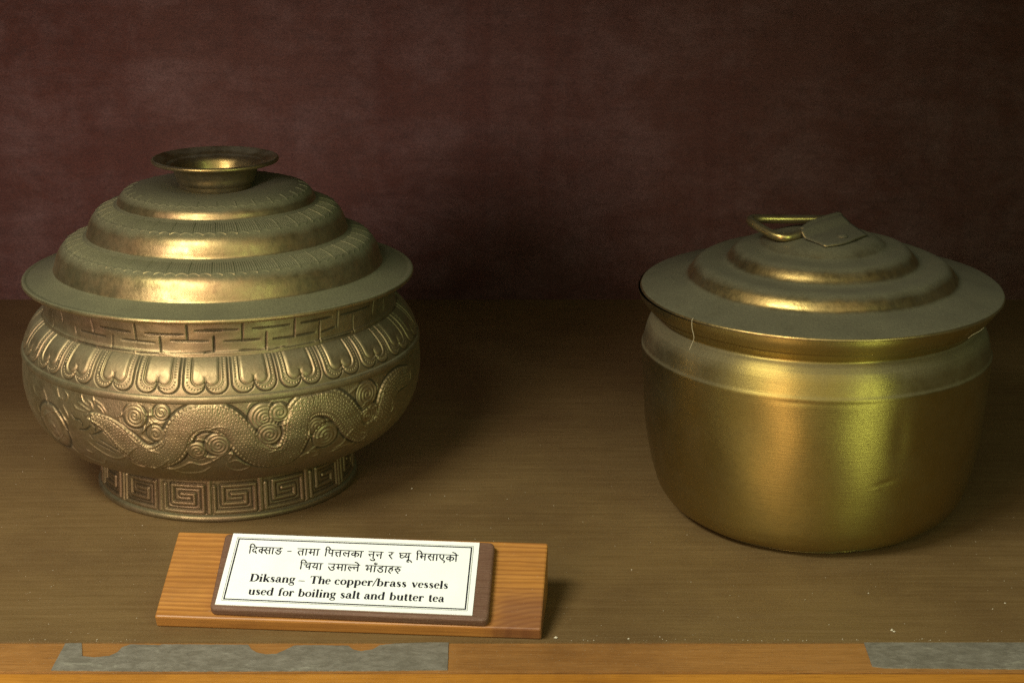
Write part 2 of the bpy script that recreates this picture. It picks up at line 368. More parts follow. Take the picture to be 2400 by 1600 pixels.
for fn, c, r_, t_, a_, cw in SPIR:
    cc = cvt(fn([c, (c[0] + r_, c[1]), (c[0] - r_, c[1]), (c[0], c[1] + r_), (c[0], c[1] - r_)]))
    rad = .5 * (np.linalg.norm(cc[1] - cc[2]) + np.linalg.norm(cc[3] - cc[4])) * .5
    rel.spiral(cc[0], rad * 1.06, t_, a_, cw, .00045)
for fn, c, r_, t_, a_, cw in SPIR:                     # trailing cloud wisps round the curls
    for k_ in range(3):
        a0_ = random.uniform(0, 6.28); ra = r_ * random.uniform(1.25, 1.55); da = random.uniform(.7, 1.3)
        q = cvt(fn([(c[0] + ra * (1 + .15 * t) * math.cos(a0_ + da * t), c[1] + ra * (1 + .15 * t) * math.sin(a0_ + da * t)) for t in (0, .25, .5, .75, 1)]))
        rel.stroke(spline(q, .0008), .00040, .00030)
def lines(fn, L, h, wd):
    for pl in L:
        P = cvt(fn(pl)); rel.stroke(spline(P, .0008) if len(P) > 2 else P, h, wd)
W_ = .00042
lines(A1, [[(1050, 480), (1150, 440), (1300, 470), (1500, 560), (1650, 680), (1750, 800), (1900, 920), (2050, 1000), (2200, 1040)], [(1080, 510), (1200, 570), (1320, 660), (1450, 800), (1600, 950), (1720, 1040)],
           [(1100, 890), (1250, 1000), (1400, 1090), (1550, 1130), (1680, 1090), (1760, 1000), (1860, 930)], [(1760, 1200), (1900, 1250), (2050, 1260), (2200, 1230), (2330, 1130)],
           [(980, 160), (1010, 260), (1080, 320)], [(1160, 180), (1185, 300)], [(1180, 240), (1290, 320), (1350, 420)], [(870, 320), (930, 380), (1030, 410)], [(930, 280), (1000, 330), (1100, 400)],
           [(1080, 250), (1140, 300), (1150, 370)], [(1230, 330), (1300, 400), (1320, 450)], [(610, 50), (650, 200), (690, 220)], [(730, 110), (780, 180), (740, 240)], [(700, 330), (760, 430), (785, 510)], [(560, 600), (640, 720), (700, 830)], [(480, 600), (560, 740), (640, 840)],
           [(740, 680), (800, 730), (845, 830)], [(830, 940), (900, 1000), (960, 1060)], [(230, 300), (300, 460), (390, 580)], [(310, 310), (370, 470), (450, 560)], [(400, 60), (440, 170), (470, 300)], [(250, 10), (280, 120), (330, 200)], [(1070, 1000), (1160, 1045)],
           [(1050, 1090), (1250, 1180), (1340, 1200), (1350, 1140)], [(600, 420), (680, 540), (740, 660)], [(640, 380), (720, 500), (770, 600)], [(540, 330), (600, 420)], [(960, 1130), (1100, 1200), (1250, 1250)]], .00050, W_)
lines(A1, [[(950, 690), (1050, 690), (1120, 640)], [(950, 550), (1000, 600), (990, 640)], [(1150, 775), (1250, 740), (1330, 690)], [(1140, 600), (1200, 660), (1190, 720)], [(830, 450), (880, 520), (960, 540)], [(1100, 750), (1160, 830)], [(1200, 880), (1500, 1040)], [(1260, 840), (1560, 1020)]], -.00045, .00036)
lines(A1, [[(1960, 520), (1940, 680), (1900, 780), (2000, 870)], [(2020, 560), (2080, 620), (2060, 690)], [(1520, 500), (1600, 470), (1650, 400), (1700, 320), (1800, 290), (1900, 330)], [(1900, 400), (1980, 470), (2080, 470)]], .00055, .0005)
lines(A2, [[(250, 1270), (450, 1290), (600, 1240), (700, 1195), (850, 1230), (1000, 1190), (1150, 1110), (1300, 1060), (1430, 1100)], [(1000, 1270), (850, 1340), (600, 1350), (380, 1290)],
           [(1300, 1190), (1400, 1165), (1500, 1210), (1600, 1260), (1450, 1310), (1310, 1290), (1250, 1210)], [(880, 1080), (1000, 1120), (1120, 1100), (1240, 1050)], [(1880, 930), (2000, 950), (2100, 900)]], .00060, W_)
lines(A2, [[(1290, 330), (1450, 430), (1600, 580), (1750, 760), (1870, 900)], [(380, 560), (520, 430), (700, 340)], [(690, 1100), (670, 950), (700, 800), (830, 730), (1050, 705), (1200, 765), (1290, 880), (1380, 1010)]], -.00040, .00034)
lines(A3, [[(870, 1260), (970, 1200), (1030, 1120), (1070, 1020), (1130, 970)], [(1060, 1230), (1180, 1160), (1310, 1040)], [(1110, 1010), (1200, 1040), (1320, 1020)], [(470, 1350), (540, 1280), (620, 1230)], [(380, 1390), (480, 1330), (590, 1310), (640, 1340), (560, 1380)],
           [(800, 1320), (950, 1240), (1100, 1200)], [(1080, 490), (1180, 400), (1300, 350), (1420, 380), (1470, 470)], [(1440, 640), (1460, 760), (1420, 850), (1340, 890)], [(1640, 800), (1720, 640), (1790, 590)], [(1660, 560), (1700, 680)], [(1550, 1000), (1650, 860), (1760, 720)]], .00055, W_)
lf = RNG.random((14, 90)); gi = np.linspace(0, 12.99, rel.H.shape[0]); gj = np.linspace(0, 88.99, rel.H.shape[1])
lf = lf[gi.astype(int)][:, gj.astype(int)] * (1 - gi % 1)[:, None] + lf[gi.astype(int) + 1][:, gj.astype(int)] * (gi % 1)[:, None]
rel.H *= .56 + .45 * (lf + np.roll(lf, 9, 1) + np.roll(lf, -9, 1)) / 3      # uneven hand work and wear
edge = smooth(0, .0012, SB) * smooth(SB[-1], SB[-1] - .0010, SB)
rel.H *= edge[:, None]
link('belly', lathe('belly', P_belly, TH, rel.H), M_engr, pot1)

# neck with an incised fret
P_neck = spline([(.0838, .0872), (.0834, .0888), (.0834, .0888), (.0828, .0895), (.0826, .0930), (.0826, .1000), (.0830, .1050)], .00030)
rn = Relief(P_neck, TH, .0826)
zn = P_neck[:, 1]
def cvn(pts):
    q = on_lathe(pts, lambda z: np.full(np.shape(z), .0826), .088, .105)
    return np.stack([q[:, 0] * .0826, np.interp(q[:, 1], zn, rn.S)], 1)
NECK = [(C4, [[(1295, 400), (1325, 600)], [(1925, 410), (1940, 600)], [(885, 435), (1245, 500)], [(1430, 520), (1650, 532), (1885, 535)], [(1150, 585), (1540, 628)], [(1740, 605), (2190, 612)], [(1605, 560), (1625, 740)], [(2255, 560), (2260, 730)],
              [(1040, 540), (1045, 680)], [(590, 420), (610, 520)], [(780, 340), (815, 500)], [(310, 240), (345, 440)], [(420, 240), (445, 380)], [(660, 480), (950, 550)], [(1680, 745), (2250, 735)], [(1340, 735), (1600, 745)], [(880, 665), (1300, 720)], [(640, 620), (860, 665)], [(2030, 490), (2350, 485)]]),
        (C5, [[(415, 360), (415, 550)], [(995, 310), (990, 510)], [(1470, 210), (1460, 400)], [(1865, 95), (1845, 270)], [(1975, 70), (1960, 240)], [(100, 510), (105, 665)], [(680, 460), (675, 650)], [(1270, 350), (1260, 560)], [(1635, 270), (1630, 460)], [(0, 440), (365, 435)],
              [(530, 425), (940, 380)], [(215, 565), (610, 540)], [(760, 535), (985, 510)], [(1070, 360), (1400, 290)], [(1500, 270), (1820, 170)], [(1020, 500), (1220, 460)], [(1290, 460), (1440, 400)], [(385, 660), (650, 645)], [(0, 690), (60, 682)], [(700, 650), (830, 622)], [(880, 620), (1200, 560)], [(1290, 545), (1600, 460)]])]
for fn, L in NECK:
    for pl in L:
        q = cvn(fn(pl))
        if len(q) > 2: q = spline(q, .001)
        rn.stroke(q, -.00050, .00036)
for kk in range(5, 15):                                # the same fret round the back
    for da, v0, v1 in ((0, .0, .55), (.5, .45, 1.0)):
        u = R(18.9 * (kk + da) + 7) * .0826; a, b = rn.S[-1] * (1 - .3 - v0 * .6), rn.S[-1] * (1 - .3 - v1 * .6)
        rn.stroke([(u, a), (u, b)], -.0007, .0006)
rn.H += .00005 * np.sin(rn.U * 310 + 3 * np.sin(rn.Vv * 400)) * np.sin(rn.Vv * 420 + rn.U * 90)   # hand-hammered unevenness
rn.H += (np.exp(-((zn - .0890) / .0005) ** 2) * .00025)[:, None]
link('neck', lathe('neck', P_neck, TH, rn.H), M_engr, pot1)

# shoulder: moulding ring, then 27 lotus petals that share one mesh
P_ring = spline([(.0945, .0690), (.0945, .0690), (.0948, .0694), (.0950, .0704), (.0949, .0714), (.0944, .0722), (.0938, .0726)], .00022)
band = link('shoulder_band', lathe('shoulder_band', P_ring, TH), M_engr, pot1)
NP_ = 27; P_pet = spline([(.0938, .0726), (.0932, .0748), (.0917, .0782), (.0895, .0818), (.0868, .0848), (.0836, .0874)], .00017)
PH0 = R(-9.8)
half = math.pi / NP_; thp = np.linspace(-half, half, 133)
SP = arclen(P_pet); Lp = SP[-1]
X = (thp[None] * P_pet[:, 0][:, None]); Yp = (Lp - SP)[:, None].repeat(len(thp), 1)     # y: 0 at the neck, Lp at the moulding
sx = P_pet[:, 0][:, None] / .0925
def box_sdf(x, y, hw, y1): return np.maximum(np.abs(x) - hw, y - y1)
def petal_sdf(hw, yl, rl):
    b = box_sdf(X / sx, Yp, hw, yl); c = np.hypot(np.abs(X / sx) - (hw - rl), (Yp - yl)) - rl
    return np.minimum(b, c)
HWo, HWi = .0100, .0061
do = petal_sdf(HWo, Lp - .0056, .0050); di = petal_sdf(HWi, Lp - .0078, .00308)
H = .00042 * smooth(.0001, -.0009, do) - .00050 * np.exp(-(do / .00030) ** 2)
H += -.00046 * np.exp(-((di - .00020) / .00034) ** 2) + .00018 * np.exp(-((di - .0010) / .0004) ** 2) + .00030 * smooth(.0000, -.0014, di)
pts = []
for sgn in (-1, 1):                                    # punched dots between the two outlines
    for y in np.arange(.0015, Lp - .0070, .00125): pts.append((sgn * (HWi + .0020), y))
    cx_, cy_ = sgn * (HWi + .0020 - .0040), Lp - .0064
    for a in np.arange(.12, 2.5, .33): pts.append((cx_ + sgn * .0040 * math.cos(a), cy_ + .0038 * math.sin(a)))
for px_, py_ in pts: H -= .00042 * np.exp(-(((X / sx - px_) ** 2 + (Yp - py_) ** 2) / .00026 ** 2))
H *= smooth(0, .0010, SP)[:, None] * smooth(Lp, Lp - .0006, SP)[:, None]
me_pet = lathe('petal', P_pet, thp, H * .85, close=False); me_pet.materials.append(M_engr)
for k in range(NP_):
    o = bpy.data.objects.new('petal', me_pet); C.objects.link(o); o.parent = band; o.rotation_euler = (0, 0, PH0 + 2 * math.pi * k / NP_)

# foot ring with 16 fret panels that share one mesh
P_fb = spline([(.0560, .0000), (.0622, .0000), (.0622, .0000), (.0630, .0006), (.0633, .0016), (.0630, .0026), (.0622, .0032), (.0616, .0034)], .0003)
foot = link('foot', lathe('foot', P_fb, theta(.5, 120, 2)), M_engr, pot1)
P_ft = spline([(.0610, .0206), (.0618, .0212), (.0628, .0218), (.0634, .0222)], .0002)
link('foot_moulding', lathe('foot_moulding', P_ft, theta(.4, 120, 2)), M_engr, pot1)
NF = 16; P_fp = spline([(.0616, .0034), (.0613, .0080), (.0610, .0150), (.0610, .0206)], .00018)
thf = np.linspace(-math.pi / NF, math.pi / NF, 133); SF = arclen(P_fp); LF = SF[-1]; WF = 2 * math.pi / NF * .0612
rf = Relief(P_fp, thf, .0612)
def fp(x, y): return ((x - .5) * WF, LF * (1 - y))
sp1 = [fp(*p) for p in [(.10, .22), (.10, .93), (.88, .93), (.88, .20), (.26, .20), (.26, .70), (.70, .70), (.70, .44), (.44, .44)]]
slf = (slice(None), slice(None)); D, A, _ = rf.dist(np.array(sp1), slf)
rf.H += .00055 * smooth(.00125, .00030, D) - .00022 * np.exp(-((D - .0013) / .0004) ** 2)
D, A, _ = rf.dist(np.array([fp(0, .02), fp(0, .98)]), slf); D2, _, _ = rf.dist(np.array([fp(1, .02), fp(1, .98)]), slf)
rf.H += .0005 * smooth(.0016, .0005, np.minimum(D, D2))
rf.H *= smooth(0, .0008, SF)[:, None] * smooth(LF, LF - .0008, SF)[:, None]
me_fp = lathe('fret_panel', P_fp, thf, rf.H, close=False); me_fp.materials.append(M_engr)
for k in range(NF):
    o = bpy.data.objects.new('fret_panel', me_fp); C.objects.link(o); o.parent = foot; o.rotation_euler = (0, 0, R(-.2) + 2 * math.pi * (k + .5) / NF)

# lid in three tiers with engraved scallop borders
LZ = .1030
lid_pts = [(.0840, -.0012), (.0905, -.0010), (.0918, -.0009), (.0925, .0000), (.0921, .0011), (.0910, .0014), (.0898, .0012), (.0880, .0016), (.0830, .0028), (.0795, .0040), (.0780, .0047), (.0774, .0056), (.0768, .0078), (.0758, .0110), (.0743, .0140), (.0724, .0162), (.0698, .0180), (.0665, .0192), (.0632, .0200), (.0618, .0206),
           (.0611, .0216), (.0606, .0240), (.0598, .0266), (.0584, .0291), (.0565, .0311), (.0540, .0327), (.0508, .0339), (.0481, .0346), (.0467, .0352), (.0462, .0362), (.0457, .0376), (.0447, .0391), (.0430, .0405), (.0400, .0418), (.0350, .0428), (.0285, .0431), (.0225, .0424), (.0160, .0412)]
P_lid = spline(lid_pts, .00030); rl, zl = P_lid[:, 0], P_lid[:, 1]
Hl = np.zeros((len(P_lid), len(TH)))
for (r0, r1, n, hatch, amp) in ((.0722, .0630, 44, 9, .00030), (.0566, .0480, 35, 9, .00030), (.0432, .0385, 30, 0, .00016)):
    i0 = np.where((rl <= r0 + .0012) & (rl >= r1) & (zl > .01))[0]
    ang = TH[None] * n / (2 * math.pi) + .31; rr_ = rl[i0][:, None]
    sc = r0 - .0009 * np.abs(np.sin(math.pi * 2 * ang))          # scallop edge
    sca = np.exp(-((rr_ - sc) / .00022) ** 2); cell = (ang % 1) - .5
    inb = (rr_ < sc) * smooth(r1, r1 + .0006, rr_)
    ln = np.exp(-((.5 - np.abs(cell)) / n * 2 * math.pi * rr_ / .00026) ** 2) * inb
    h = .00034 * sca + .00034 * ln
    if hatch: h = h - amp * (.5 - .5 * np.cos(2 * math.pi * ang * hatch)) * inb * smooth(r0 - .0008, r0 - .0016, rr_)
    Hl[i0] += h
Hl += .00010 * np.sin(TH * 3 + 1)[None] * np.sin(zl * 260)[:, None]
lid = link('lid', lathe('lid', P_lid, TH, Hl), M_lid1, pot1)
lid.location = (0, 0, LZ); lid.rotation_euler = (R(-1.6), 0, 0)
knob_pts = [(.0163, .0406), (.0168, .0420), (.0175, .0450), (.0185, .0485), (.0198, .0514), (.0224, .0528), (.0262, .0534), (.0288, .0535), (.0297, .0541), (.0298, .0550), (.0290, .0556), (.0278, .0552), (.0240, .0536), (.0208, .0512), (.0190, .0480), (.0180, .0445), (.0150, .0424), (.0080, .0416), (.0001, .0414)]
link('knob', lathe('knob', spline(knob_pts, .0004), theta(.8, 120, 2)), M_knob, lid)

# ------------------------------------------------------------------ plain pot
QX, QY = .1400, .8645
pot2 = tag(empty('plain_pot', (QX, QY, 0)), 'plain brass cooking pot with dusty ridged lid and wire handle', 'pot')
b2 = [(.0001, .0002), (.0540, .0002), (.0594, .0009), (.0640, .0028), (.0677, .0055), (.0708, .0092), (.0736, .0140), (.0764, .0230), (.0786, .0340), (.0802, .0460), (.0812, .0580), (.0819, .0700), (.0823, .0772), (.0823, .0780), (.0823, .0780), (.0817, .0792), (.0811, .0815), (.0800, .0856), (.0788, .0884), (.0784, .0889), (.0770, .0906), (.0757, .0915), (.0748, .0922), (.0752, .0931), (.0784, .0958), (.0795, .0965), (.0796, .0972), (.0806, .0977), (.0828, .1002), (.0840, .1022), (.0845, .1044)]
b2 = [(r_ * .970, z_ * 1.021) for r_, z_ in b2]
P2 = spline(b2, .0006); T2_ = theta(.4, 120, 1.5); L2 = arclen(P2)
H2 = np.zeros((len(P2), len(T2_)))
wob = RNG.normal(size=(6, 3))
for a, b_, c_ in wob: H2 += .00013 * np.sin(T2_ * round(3 + 4 * abs(a)) + b_ * 3)[None] * np.sin(L2 * (60 + 40 * c_) + a)[:, None]
def dent(thd, zc, wt, wz, dep, tilt=0.):
    global H2
    dth = (T2_[None] - R(thd)) * .08; dz = P2[:, 1][:, None] - zc - tilt * dth
    H2 = H2 - .8 * dep * np.exp(-(dth / wt) ** 2 - (dz / wz) ** 2) * (P2[:, 0][:, None] > .066)
dent(16, .0400, .0050, .0014, .00030, .2); dent(13.5, .0380, .003, .001, -.00016, .15); dent(20, .060, .004, .012, .0003); dent(-24, .05, .012, .02, .0004); dent(6, .028, .014, .010, .0003)
dent(-14, .0780, .010, .0012, .0004); dent(4, .0778, .012, .0010, .0003)
body2 = link('body', lathe('body', P2, T2_, H2), M_pot2, pot2)
lid2_pts = [(.0780, -.0030), (.0832, -.0012), (.0846, -.0006), (.0851, .0000), (.0847, .0008), (.0836, .0012), (.0790, .0022), (.0720, .0036), (.0668, .0046), (.0645, .0052), (.0630, .0062), (.0616, .0082), (.0598, .0104), (.0574, .0120), (.0545, .0126), (.0510, .0126), (.0475, .0127), (.0454, .0132), (.0440, .0144), (.0425, .0164), (.0407, .0182), (.0384, .0193), (.0355, .0197), (.0320, .0201), (.0296, .0208), (.0276, .0222), (.0245, .0240), (.0200, .0252), (.0120, .0262), (.0001, .0265)]
lid2_pts = [(r_ * .968, z_) for r_, z_ in lid2_pts]
P2L = spline(lid2_pts, .0005); H2L = .00018 * np.sin(T2_ * 5 + 1)[None] * np.sin(P2L[:, 0] * 130)[:, None] + .00012 * np.sin(T2_ * 9)[None] * np.cos(P2L[:, 0] * 210)[:, None]
lid2 = link('lid', lathe('lid', P2L, T2_, H2L), M_lid2, pot2)
lid2.location = (.0014, 0, .1068); lid2.rotation_euler = (R(0), R(-.1), 0)
lidM = Matrix.Translation(lid2.location) @ lid2.rotation_euler.to_matrix().to_4x4(); lidI = (Matrix.Translation(pot2.location) @ lidM).inverted()
def lid2_pt(x, y, dy=0.0, lift=0.0, yw=None):
    """photo pixel -> point in the lid's frame, at depth plane Y = QY + dy"""
    r = rays([(x, y)])[0]; t = (QY + dy) / r[1]; p = lidI @ Vector((r[0] * t, r[1] * t, CAMH + r[2] * t + lift)); return np.array(p)
def lid2_h(x, y): return float(np.interp(math.hypot(x, y), P2L[::-1, 0], P2L[::-1, 1]))
K7 = lambda x, y: (1720 + x * .15306, 490 + y * .15306)
# wire: straight bar through the rolled plate, bent back in a bow with a free hooked end
wp = [lid2_pt(*K7(1640, 150), .013), lid2_pt(*K7(1300, 158), .012), lid2_pt(*K7(800, 155), .010), lid2_pt(*K7(420, 148), .008), lid2_pt(*K7(285, 150), .006), lid2_pt(*K7(255, 178), .003), lid2_pt(*K7(330, 240), -.001), lid2_pt(*K7(480, 330), -.006), lid2_pt(*K7(620, 400), -.010), lid2_pt(*K7(760, 430), -.012), lid2_pt(*K7(900, 425), -.011), lid2_pt(*K7(1010, 395), -.009), lid2_pt(*K7(1080, 360), -.006)]
for p in wp: p[2] = max(p[2], lid2_h(p[0], p[1]) + .0018)
link('wire_handle', tube('wire_handle', spline(wp, .0008), .00200, 14), M_wire, lid2)
# plate: pointed sheet lying on the dome, its left edge rolled up round the wire
def on_lid(x, y, lift):
    r = rays([K7(x, y)])[0]; best = None
    for t in np.linspace(.80, .98, 700):
        p = lidI @ Vector((r[0] * t, r[1] * t, CAMH + r[2] * t))
        if p.z <= lid2_h(p.x, p.y) + lift: best = p; break
    return np.array(best)
rollA = [lid2_pt(*K7(1035, 330), -.008), lid2_pt(*K7(1180, 235), -.001), lid2_pt(*K7(1400, 150), .007), lid2_pt(*K7(1600, 95), .014)]
baseB = [on_lid(1075, 445, .0010), on_lid(1235, 515, .0010), on_lid(1400, 580, .0010)]
baseC = [on_lid(1400, 580, .0010), on_lid(1720, 520, .0010), on_lid(2040, 400, .0010)]
nU, nW = 22, 14; RA = spline(rollA, .0005); BB = spline(baseB, .0005); BC = spline(baseC, .0005)
pick = lambda P, t: P[int(round(t * (len(P) - 1)))]
G = np.zeros((nU, nW, 3))
for i in range(nU):
    a = i / (nU - 1)                                   # from the near point to the far corner
    e0 = pick(RA, a); e1 = pick(BC, a) if a > 0 else BC[0]
    lo = pick(BB, 0) * (1 - a) + (pick(RA, 1) * .6 + pick(BC, 1) * .4) * a
    for j in range(nW):
        b = j / (nW - 1)
        if b < .35: q = e0 * (1 - b / .35) + lo * (b / .35); q = q + np.array([-.0008, -.001, .0016]) * math.sin(math.pi * b / .35)
        else: q = lo * (1 - (b - .35) / .65) + e1 * ((b - .35) / .65)
        if b > .3: q[2] = max(q[2], lid2_h(q[0], q[1]) + .0009)
        G[i, j] = q
idx = lambda i, j: i * nW + j
me = mesh_py('handle_plate', G.reshape(-1, 3), [(idx(i, j), idx(i, j + 1), idx(i + 1, j + 1), idx(i + 1, j)) for i in range(nU - 1) for j in range(nW - 1)], True)
pl = link('handle_plate', me, M_plate, lid2); so = pl.modifiers.new('thick', 'SOLIDIFY'); so.thickness = .0007; so.offset = 0
rc = spline([lid2_pt(*K7(1040, 345), -.008), lid2_pt(*K7(1180, 255), -.001), lid2_pt(*K7(1400, 180), .007), lid2_pt(*K7(1605, 130), .014)], .0008)
link('plate_roll', tube('plate_roll', rc, np.linspace(.0019, .0027, len(rc)), 14), M_plate, pl)
rv = on_lid(1660, 420, .0012); rp = spline([(.0026, 0), (.0022, .0006), (.0012, .0010), (.0001, .0011)], .0004)
ro = link('rivet', lathe('rivet', rp, np.linspace(0, 2 * math.pi, 24, endpoint=False)), M_plate, pl); ro.location = rv

# ------------------------------------------------------------------ wooden label
BL = ground(365, 1467); BR = ground(1268, 1498); e1 = (BR - BL).normalized(); back = Vector((-e1.y, e1.x, 0)); AL = R(22); TB = .0060
e2 = back * math.cos(AL) + Vector((0, 0, math.sin(AL))); en = e1.cross(e2).normalized()
stand = tag(empty('label_stand', BL), 'sloping pine block with a dark plaque and a bilingual printed card', 'label')
Mw = Matrix((( e1.x, e2.x, en.x, BL.x), (e1.y, e2.y, en.y, BL.y), (e1.z, e2.z, en.z, BL.z), (0, 0, 0, 1))); stand.matrix_world = Mw; MwI = Mw.inverted()
def on_plane(px, h):                                   # photo pixels -> (u, v) on the board plane at height h
    out = []; o = Vector((0, 0, CAMH)); p0 = BL + en * h
    for r in rays(px):
        d = Vector(r); t = (p0 - o).dot(en) / d.dot(en); q = MwI @ (o + d * t); out.append((q.x, q.y))
    return np.array(out)
C5b = crop(340, 1220, .41667)
Wb = (BR - BL).length; top = on_plane(C5b([(195, 52), (2268, 130)]), TB); Lb = float(top[:, 1].mean()); x0b, x1b = float(top[0, 0] * .5), float((top[1, 0] + Wb) / 2)
dn = MwI.to_3x3() @ Vector((0, 0, -1)); zb = (TB * math.cos(AL) + Lb * math.sin(AL))
bot = Vector((0, Lb, TB)) + dn * zb
prof = [Vector((0, 0, 0)), Vector((0, 0, TB)), Vector((0, Lb, TB)), bot]
V = [Vector((x, p.y, p.z)) for x in (x0b, x1b) for p in prof]
blk = link('block', mesh_py('block', V, [(0, 1, 2, 3), (7, 6, 5, 4), (0, 4, 5, 1), (1, 5, 6, 2), (2, 6, 7, 3), (3, 7, 4, 0)]), M_pine, stand); bevel(blk, .0008, 2)
pq = on_plane(C5b([(452, 66), (1968, 118), (1930, 560), (360, 492)]), TB + .004)
def rrect(q, rad, n=6):
    q = [Vector((a, b)) for a, b in q]; out = []
    for i in range(4):
        p = q[i]; a = (q[i - 1] - p).normalized(); b = (q[(i + 1) % 4] - p).normalized()
        for k in range(n + 1):
            t = k / n; out.append(p + a * rad * (1 - t) ** 2 + b * rad * t ** 2)
    return out
def slab(name, outline, z0, z1, mat, parent):
    n = len(outline); V = [(p.x, p.y, z) for z in (z0, z1) for p in outline]
    F = [tuple(range(n))[::-1], tuple(range(n, 2 * n))] + [(i, (i + 1) % n, n + (i + 1) % n, n + i) for i in range(n)]
    ar = sum(outline[i].x * outline[(i + 1) % n].y - outline[(i + 1) % n].x * outline[i].y for i in range(n))
    if ar < 0: F = [f[::-1] for f in F]
    return link(name, mesh_py(name, V, F), mat, parent)
PT = TB + .0040
pla = slab('plaque', rrect(pq, .003), TB - .0002, PT, M_plaque, stand); bevel(pla, .0012, 3)
cq = on_plane(C5b([(497, 70), (1882, 122), (1840, 530), (393, 468)]), PT + .0003)
card = slab('card', [Vector(p) for p in cq.tolist()], PT - .0001, PT + .0003, M_card, stand)
ZC = PT + .00036
class Ink:
    def __init__(s): s.V = []; s.F = []; s.z = 0
    def quad(s, a, b, c, d):
        s.z += 1; z = ZC + (s.z % 40) * 5e-7; n = len(s.V); s.V += [(p[0], p[1], z) for p in (a, b, c, d)]; s.F.append((n, n + 1, n + 2, n + 3))
    def disc(s, c, r, n=10):
        s.z += 1; z = ZC + (s.z % 40) * 5e-7; k = len(s.V); s.V += [(c[0] + r * math.cos(2 * math.pi * i / n), c[1] + r * math.sin(2 * math.pi * i / n), z) for i in range(n)]; s.F.append(tuple(range(k, k + n)))
    def stroke(s, P, wd, cap=True):
        P = np.asarray(P, float); wd = np.broadcast_to(np.asarray(wd, float), (len(P),))
        T = np.gradient(P, axis=0); T /= np.linalg.norm(T, axis=1)[:, None] + 1e-12; N = np.stack([-T[:, 1], T[:, 0]], 1)
        Lf, Rt = P + N * wd[:, None] / 2, P - N * wd[:, None] / 2
        for i in range(len(P) - 1): s.quad(Rt[i], Rt[i + 1], Lf[i + 1], Lf[i])
        if cap:
            for i in (0, -1): s.disc(P[i], wd[i] / 2, 8)
    def build(s, name, mat, parent): return link(name, mesh_py(name, s.V, s.F), mat, parent)
# borders
def frame(name, inset, wd, mat):
    ink = Ink(); ctr = cq.mean(0); ax = cq[1] - cq[0]; ax /= np.linalg.norm(ax); ay = cq[0] - cq[3]; ay /= np.linalg.norm(ay)
    c = [cq[0] + ax * inset - ay * inset, cq[1] - ax * inset - ay * inset, cq[2] - ax * inset + ay * inset, cq[3] + ax * inset + ay * inset]
    for i in range(4): ink.stroke(np.array([c[i], c[(i + 1) % 4]]), wd, False)
    for p in c: ink.quad(p + (-wd / 2, -wd / 2), p + (wd / 2, -wd / 2), p + (wd / 2, wd / 2), p + (-wd / 2, wd / 2))
    ink.build(name, mat, card)
frame('thick_border', .00310, .00062, M_ink); frame('thin_border', .00228, .00020, M_ink2)
